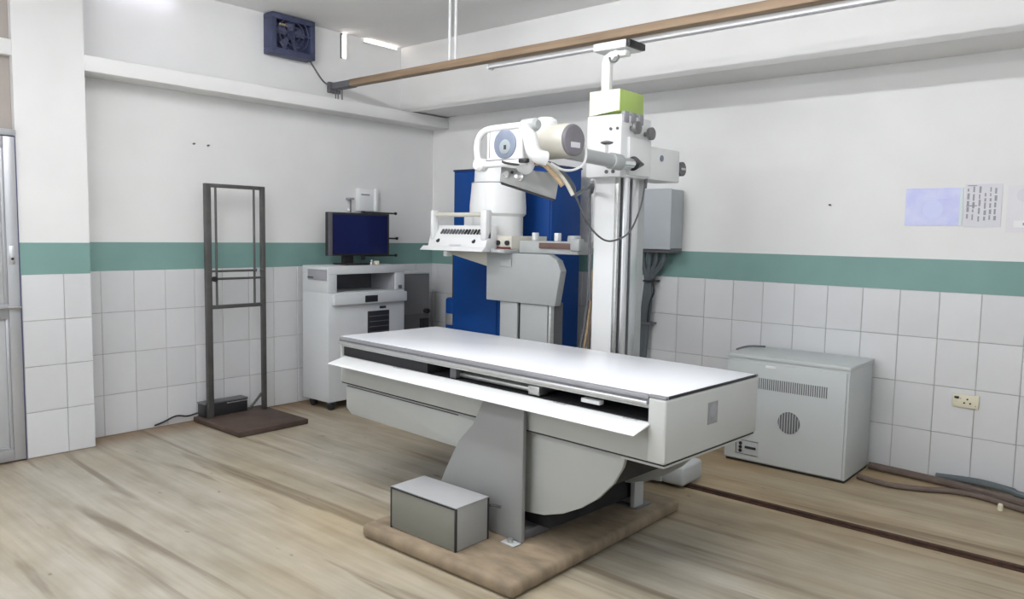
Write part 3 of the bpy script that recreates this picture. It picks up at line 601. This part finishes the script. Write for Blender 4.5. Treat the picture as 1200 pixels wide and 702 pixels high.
# ring handle with dial
RY = -2.02
ring = [(2.745, RY, 1.806), (2.66, RY, 1.806), (2.53, RY, 1.803), (2.475, RY, 1.785), (2.45, RY, 1.74), (2.455, RY, 1.668), (2.48, RY, 1.642), (2.60, RY, 1.640), (2.76, RY, 1.642)]
MB().tube(ring, 0.016, 12, 4).build('handle_ring', WHITE, ts)
MB().tube([(2.745, RY, 1.80), (2.775, RY, 1.75), (2.79, RY, 1.70), (2.808, RY+0.01, 1.668), (2.828, RY+0.05, 1.658)], 0.033, 14, 4).build('handle_yoke', WHITE, ts)
MB().lathe((2.475, RY, 1.640), [(0.02, -0.035), (0.032, -0.02), (0.032, 0.02), (0.02, 0.035)], axis=(0, 1, 0), n=18).build('handle_hub', WHITE, ts)
MB().lathe((2.765, RY+0.01, 1.806), [(0.02, -0.05), (0.03, -0.035), (0.03, 0.035), (0.02, 0.05)], axis=(1, 0, 0), n=18).build('handle_hub', GREYW, ts)
dp = B('dial_panel', WHITE, ts, 2.515, 2.735, RY-0.005, RY+0.022, 1.655, 1.797, bevel=0.006)
MB().lathe((2.632, RY-0.005, 1.728), [(0.067, 0), (0.067, 0.005), (0.060, 0.008)], axis=(0, -1, 0), n=32).build('dial', DIAL, dp)
MB().lathe((2.636, RY-0.013, 1.714), [(0.034, 0), (0.032, 0.003), (0.026, 0.005)], axis=(0, -1, 0), n=28).build('dial_face', DIALF, dp)
MB().box(2.634, 2.648, RY-0.0195, RY-0.018, 1.702, 1.722).build('pointer', BLACK, dp)
MB().box(2.514, 2.736, RY-0.0065, RY-0.005, 1.654, 1.659).build('panel_edge', DGREY, dp); MB().box(2.533, 2.536, RY-0.0065, RY-0.005, 1.669, 1.79).build('panel_edge', DGREY, dp)
# collimator
CE = Vector((0.757, 0.653, 0)); CN = Vector((-0.653, 0.757, 0)); C0 = Vector((2.56, -1.97, 0))
def K(a, z, d): return tuple(C0 + CE*a + CN*d + Vector((0, 0, z)))
fc = [(-0.006, 1.562), (0.262, 1.483), (0.280, 1.605), (0.0, 1.632)]
cl = MB().hexa([K(a, z, 0) for a, z in fc], [K(a, z, 0.16) for a, z in fc]).build('collimator', COLLI, ts, 0.003)
MB().hexa([K(a, z, 0.01) for a, z in ((0.0, 1.557), (0.258, 1.481), (0.258, 1.484), (0.0, 1.561))], [K(a, z, 0.15) for a, z in ((0.0, 1.557), (0.258, 1.481), (0.258, 1.484), (0.0, 1.561))]).build('aperture', BLACK, cl)
for a, z, r in ((0.024, 1.598, 0.017), (0.085, 1.588, 0.022)): MB().lathe(K(a, z, 0), [(r, 0), (r, 0.012), (r*0.7, 0.016)], axis=tuple(-CN), n=18).build('knob', CHROME, cl)
MB().cyl(K(0.052, 1.606, 0), K(0.052, 1.606, -0.006), 0.009, n=4).build('switch', BLACK, cl)
MB().tube([(2.62, -2.03, 1.648), (2.66, -2.04, 1.638), (2.71, -2.03, 1.632), (2.76, -2.02, 1.645)], 0.006, 8).build('switch_lead', BLACK, ts)
MB().box(2.735, 2.785, -2.055, -2.03, 1.635, 1.655).build('switch_grip', BLACK, ts, 0.006)
# leads from the head
def cable(name, pts, r, mt, parent=ts): return MB().tube(pts, r, 8, 5).build(name, mt, parent)
cable('lead', [(2.66, -1.86, 1.66), (2.76, -1.90, 1.64), (2.82, -1.88, 1.58), (2.845, -1.86, 1.54)], 0.012, CABLET)
cable('lead', [(2.67, -1.84, 1.66), (2.78, -1.87, 1.635), (2.83, -1.83, 1.57), (2.86, -1.80, 1.50)], 0.010, CREAM)
cable('lead', [(2.69, -1.82, 1.66), (2.79, -1.83, 1.63), (2.82, -1.75, 1.55), (2.78, -1.68, 1.51), (2.70, -1.5, 1.54), (2.62, -1.30, 1.585), (2.56, -1.22, 1.55)], 0.011, CABLEG)
cable('lead', [(2.845, -1.775, 1.80), (2.88, -1.74, 1.74), (2.88, -1.74, 1.66), (2.86, -1.79, 1.62), (2.84, -1.86, 1.615), (2.82, -1.92, 1.64)], 0.006, CABLEW)
cable('lead', [(2.845, -1.82, 1.56), (2.83, -1.72, 1.48), (2.80, -1.60, 1.38), (2.79, -1.45, 1.30), (2.79, -1.33, 1.29), (2.79, -1.18, 1.34), (2.78, -1.06, 1.48), (2.76, -0.995, 1.60), (2.76, -0.985, 1.635)], 0.005, DGREY)
MB().cyl((2.76, -0.985, 1.632), (2.762, -0.99, 1.58), 0.011, 0.008, 12).build('plug', DGREY, ts)
cable('lead', [(2.56, -1.225, 1.60), (2.545, -1.215, 1.50), (2.55, -1.21, 1.30), (2.552, -1.205, 1.10), (2.55, -1.19, 0.95)], 0.008, DGREY)
cable('lead', [(2.548, -1.20, 1.62), (2.54, -1.17, 1.58), (2.545, -1.16, 1.45), (2.55, -1.16, 1.30)], 0.009, CABLEW)
for k in range(3): cable('lead', [(2.553-0.012*k, -1.15-0.01*k, 1.12), (2.53-0.02*k, -1.13, 0.9), (2.47-0.03*k, -1.10, 0.55), (2.43-0.03*k, -1.10, 0.2), (2.42-0.03*k, -1.10, 0.11)], 0.008, (CABLEB, CABLET, DGREY)[k])

# ------------------------------------------------------------------ junction box on the back wall and its cables
jb = thing('junction_box', 'grey wall mounted electrical box behind the white column', 'electrical box', (2.33, -0.09, 1.22))
B('case', JUNC, jb, 2.20, 2.475, -0.17, -0.009, 1.235, 1.628, bevel=0.006); B('lid', JUNC, jb, 2.195, 2.480, -0.185, -0.17, 1.228, 1.632, bevel=0.006)
MB().box(2.20, 2.475, -0.16, -0.008, 1.205, 1.236).build('gland_plate', DGREY, jb, 0.003)
for x in (2.222, 2.262): MB().cyl((x, -0.185, 1.565), (x, -0.190, 1.565), 0.007, n=10).build('screw', BLACK, jb)
for k, x in enumerate((2.235, 2.285, 2.335, 2.39)):
    cable('cable', [(x, -0.10, 1.21), (x-0.01, -0.09, 1.14), (2.245+0.012*k, -0.07, 1.02), (2.225+0.014*k, -0.06, 0.85), (2.205+0.014*k, -0.06, 0.6), (2.185+0.014*k, -0.06, 0.3), (2.18+0.014*k, -0.06, 0.02)], 0.019, CABLEG, jb)
cable('cable', [(2.30, -0.085, 1.02), (2.31, -0.08, 0.93), (2.28, -0.08, 0.85), (2.27, -0.08, 0.72)], 0.006, BLACK, jb)
B('cable_clip', DGREY, jb, 2.155, 2.30, -0.10, -0.008, 0.70, 0.715); MB().box(2.235, 2.315, -0.105, -0.008, 1.0, 1.012).build('cable_tie', BLACK, jb)

# ------------------------------------------------------------------ generator
gn = thing('generator', 'large pale grey generator cabinet with vent slots by the wall', 'generator', (3.41, -0.27, 0))
B('body', GENW, gn, 3.06, 3.748, -0.475, -0.06, 0.012, 0.63, bevel=0.008); B('foot', BLACK, gn, 3.065, 3.745, -0.47, -0.07, 0.0, 0.012, bevel=0.001)
B('front_cover', GENW, gn, 3.058, 3.735, -0.487, -0.475, 0.020, 0.602, bevel=0.005)
B('lid', GENW, gn, 3.052, 3.752, -0.482, -0.055, 0.615, 0.638, bevel=0.005)
vs = []
for k in range(36):
    x = 3.205 + k*0.0122
    MB().box(x, x+0.0052, -0.4885, -0.4865, 0.452, 0.515).build('vent_slot', DGREY, gn)
gr = MB().lathe((3.437, -0.487, 0.282), [(0.062, 0), (0.062, 0.003)], axis=(0, -1, 0), n=28).build('fan_grille', DGREY, gn)
for k in range(8):
    x = -0.052 + k*0.0149; h_ = math.sqrt(max(0.0, 0.061**2 - x*x))
    MB().box(3.437+x-0.0018, 3.437+x+0.0018, -0.494, -0.489, 0.282-h_, 0.282+h_).build('grille_bar', GENW, gr)
sp = MB().box(3.135, 3.265, -0.491, -0.487, 0.055, 0.135).build('switch_panel', GREYW, gn, 0.001)
for a in ((3.133, 3.267, 0.053, 0.056), (3.133, 3.267, 0.134, 0.137), (3.132, 3.136, 0.053, 0.137)): MB().box(a[0], a[1], -0.4935, -0.487, a[2], a[3]).build('panel_rim', DGREY, sp)
for k in range(3): MB().cyl((3.162, -0.491, 0.072+k*0.022), (3.162, -0.496, 0.072+k*0.022), 0.010, n=12).build('indicator', BLACK, sp)
MB().hexa([(3.19, -0.4935, 0.090), (3.255, -0.4935, 0.090), (3.255, -0.4935, 0.105), (3.19, -0.4935, 0.105)], [(3.19, -0.497, 0.092), (3.25, -0.497, 0.092), (3.25, -0.497, 0.103), (3.19, -0.497, 0.103)]).build('switch', BLACK, sp)
MB().box(3.29, 3.35, -0.4885, -0.487, 0.578, 0.592).build('nameplate', WHITE, gn)
sd = B('rear_box', GREYW, gn, 3.0, 3.06, -0.30, -0.10, 0.50, 0.60, bevel=0.006); MB().box(3.012, 3.05, -0.303, -0.299, 0.52, 0.565).build('recess', DGREY, sd)
tag(MB().tube([(2.98, -0.20, 0.62), (3.05, -0.18, 0.645), (3.15, -0.16, 0.652)], 0.006, 8, 3).build('loose_wire', DGREY), 'short dark wire lying over the rear corner of the generator', 'wire')

# ------------------------------------------------------------------ cables along the floor
def fcable(name, label, pts, r, mt): return tag(MB().tube(pts, r, 10, 6).build(name, mt), label, 'cable', 'cables along the wall foot')
fcable('power_cable', 'thick brown cable lying along the tile foot by the generator', [(3.765, -0.09, 0.022), (4.0, -0.11, 0.022), (4.2, -0.14, 0.022), (4.4, -0.19, 0.022), (4.6, -0.25, 0.022), (4.9, -0.28, 0.022), (5.5, -0.30, 0.022)], 0.021, CABLEB)
fcable('power_cable', 'dark brown cable bowing out over the floor from the generator corner', [(3.775, -0.33, 0.016), (3.93, -0.37, 0.016), (4.08, -0.33, 0.016), (4.22, -0.25, 0.016), (4.36, -0.245, 0.016), (4.55, -0.32, 0.016), (4.9, -0.36, 0.016), (5.5, -0.40, 0.016)], 0.015, CABLEB)
fcable('power_cable', 'dark blue grey cable tight against the wall foot', [(4.1, -0.035, 0.02), (4.3, -0.045, 0.035), (4.45, -0.07, 0.03), (4.6, -0.10, 0.02), (5.5, -0.14, 0.02)], 0.019, CABLEG)
tag(MB().lathe((4.45, -0.36, 0.0), [(0.012, 0.002), (0.012, 0.03), (0.008, 0.036)], n=12).build('floor_peg', CREAMP), 'small cream peg on the floor beside the brown cable', 'peg')

# ------------------------------------------------------------------ posters and socket on the back wall
def sheet(name, label, x0, x1, z0, z1, mt):
    t = thing(name, label, 'poster', ((x0+x1)/2, -0.001, z0), 0.0, 'sheets on the back wall'); MB().box(x0, x1, -0.004, -0.001, z0, z1).build('sheet', mt, t); return t
p1 = sheet('poster', 'pale lilac blue printed sheet on the wall over the generator', 3.852, 4.118, 1.402, 1.606, LILAC)
MB().box(4.118, 4.134, -0.004, -0.001, 1.402, 1.606).build('border', mat('pale_mint', (0.64, 0.72, 0.74), 0.6), p1)
LP = mat('lilac_light', (0.60, 0.64, 0.90), 0.6)
MB().box(3.925, 4.06, -0.0048, -0.004, 1.55, 1.556).build('print_line', LP, p1); MB().lathe((3.99, -0.004, 1.49), [(0.05, 0), (0.05, 0.0006)], axis=(0, -1, 0), n=24).build('print_motif', LP, p1)
p2 = sheet('poster', 'white text sheet with grey columns beside the lilac poster', 4.140, 4.312, 1.396, 1.622, PAPER)
for c_, (x, h0, h1) in enumerate(((4.152, 1.44, 1.60), (4.178, 1.43, 1.61), (4.206, 1.425, 1.61), (4.232, 1.43, 1.575), (4.256, 1.43, 1.605), (4.278, 1.43, 1.60))):
    z = h1
    while z > h0:
        q = random.uniform(0.012, 0.035); MB().box(x, x+random.uniform(0.006, 0.012), -0.0048, -0.004, max(h0, z-q), z).build('print_line', INK, p2); z -= q + random.uniform(0.004, 0.012)
MB().box(4.150, 4.20, -0.0048, -0.004, 1.505, 1.511).build('print_line', INK, p2); MB().box(4.152, 4.195, -0.0048, -0.004, 1.612, 1.617).build('print_line', INK, p2)
p3 = sheet('poster', 'faint pale sheet at the far edge beside the text sheet', 4.335, 4.56, 1.37, 1.61, PAPER2)
MB().lathe((4.41, -0.004, 1.56), [(0.035, 0), (0.035, 0.0006)], axis=(0, -1, 0), n=20).build('print_motif', PAPER, p3); MB().box(4.37, 4.45, -0.0048, -0.004, 1.395, 1.43).build('print_motif', WHITE, p3); MB().box(4.41, 4.43, -0.0052, -0.0048, 1.405, 1.42).build('print_line', INK, p3)
so = thing('wall_socket', 'cream switch and socket plate on the white tiles', 'socket', (4.212, -0.007, 0.42))
B('plate', CREAMP, so, 4.150, 4.276, -0.022, -0.008, 0.420, 0.492, bevel=0.004)
MB().box(4.160, 4.182, -0.028, -0.022, 0.468, 0.480).build('switch', BLACK, so, 0.002)
for x, z in ((4.222, 0.468), (4.208, 0.447), (4.236, 0.447)): MB().cyl((x, -0.022, z), (x, -0.0235, z), 0.0048, n=10).build('pin_hole', BLACK, so)
for x in (4.19, 4.262): MB().cyl((x, -0.022, 0.470 if x < 4.2 else 0.436), (x, -0.0235, 0.470 if x < 4.2 else 0.436), 0.003, n=8).build('screw', INK, so)
for n_, (x, y, z, lb) in enumerate(((3.44, 0.0, 1.52, 'tiny dark nail in the white wall between the column and the poster'),)):
    tag(MB().cyl((x, 0.0, z), (x, -0.018, z), 0.006, n=8).build('nail', DGREY), lb, 'nail', 'nails in the walls')
for z, y, lb in ((2.33, -2.90, 'small dark nail at the end of the ledge by the pilaster'), (1.235, -2.89, 'small dark nail on the teal band by the pilaster'), (1.875, -2.19, 'tiny pale plug high in the wall nearest the pilaster'), (1.873, -2.09, 'tiny pale plug high in the wall nearest the steel stand')):
    tag(MB().cyl((0.0, y, z), (0.02, y, z), 0.006, n=8).build('nail', DGREY), lb, 'nail', 'nails in the walls')
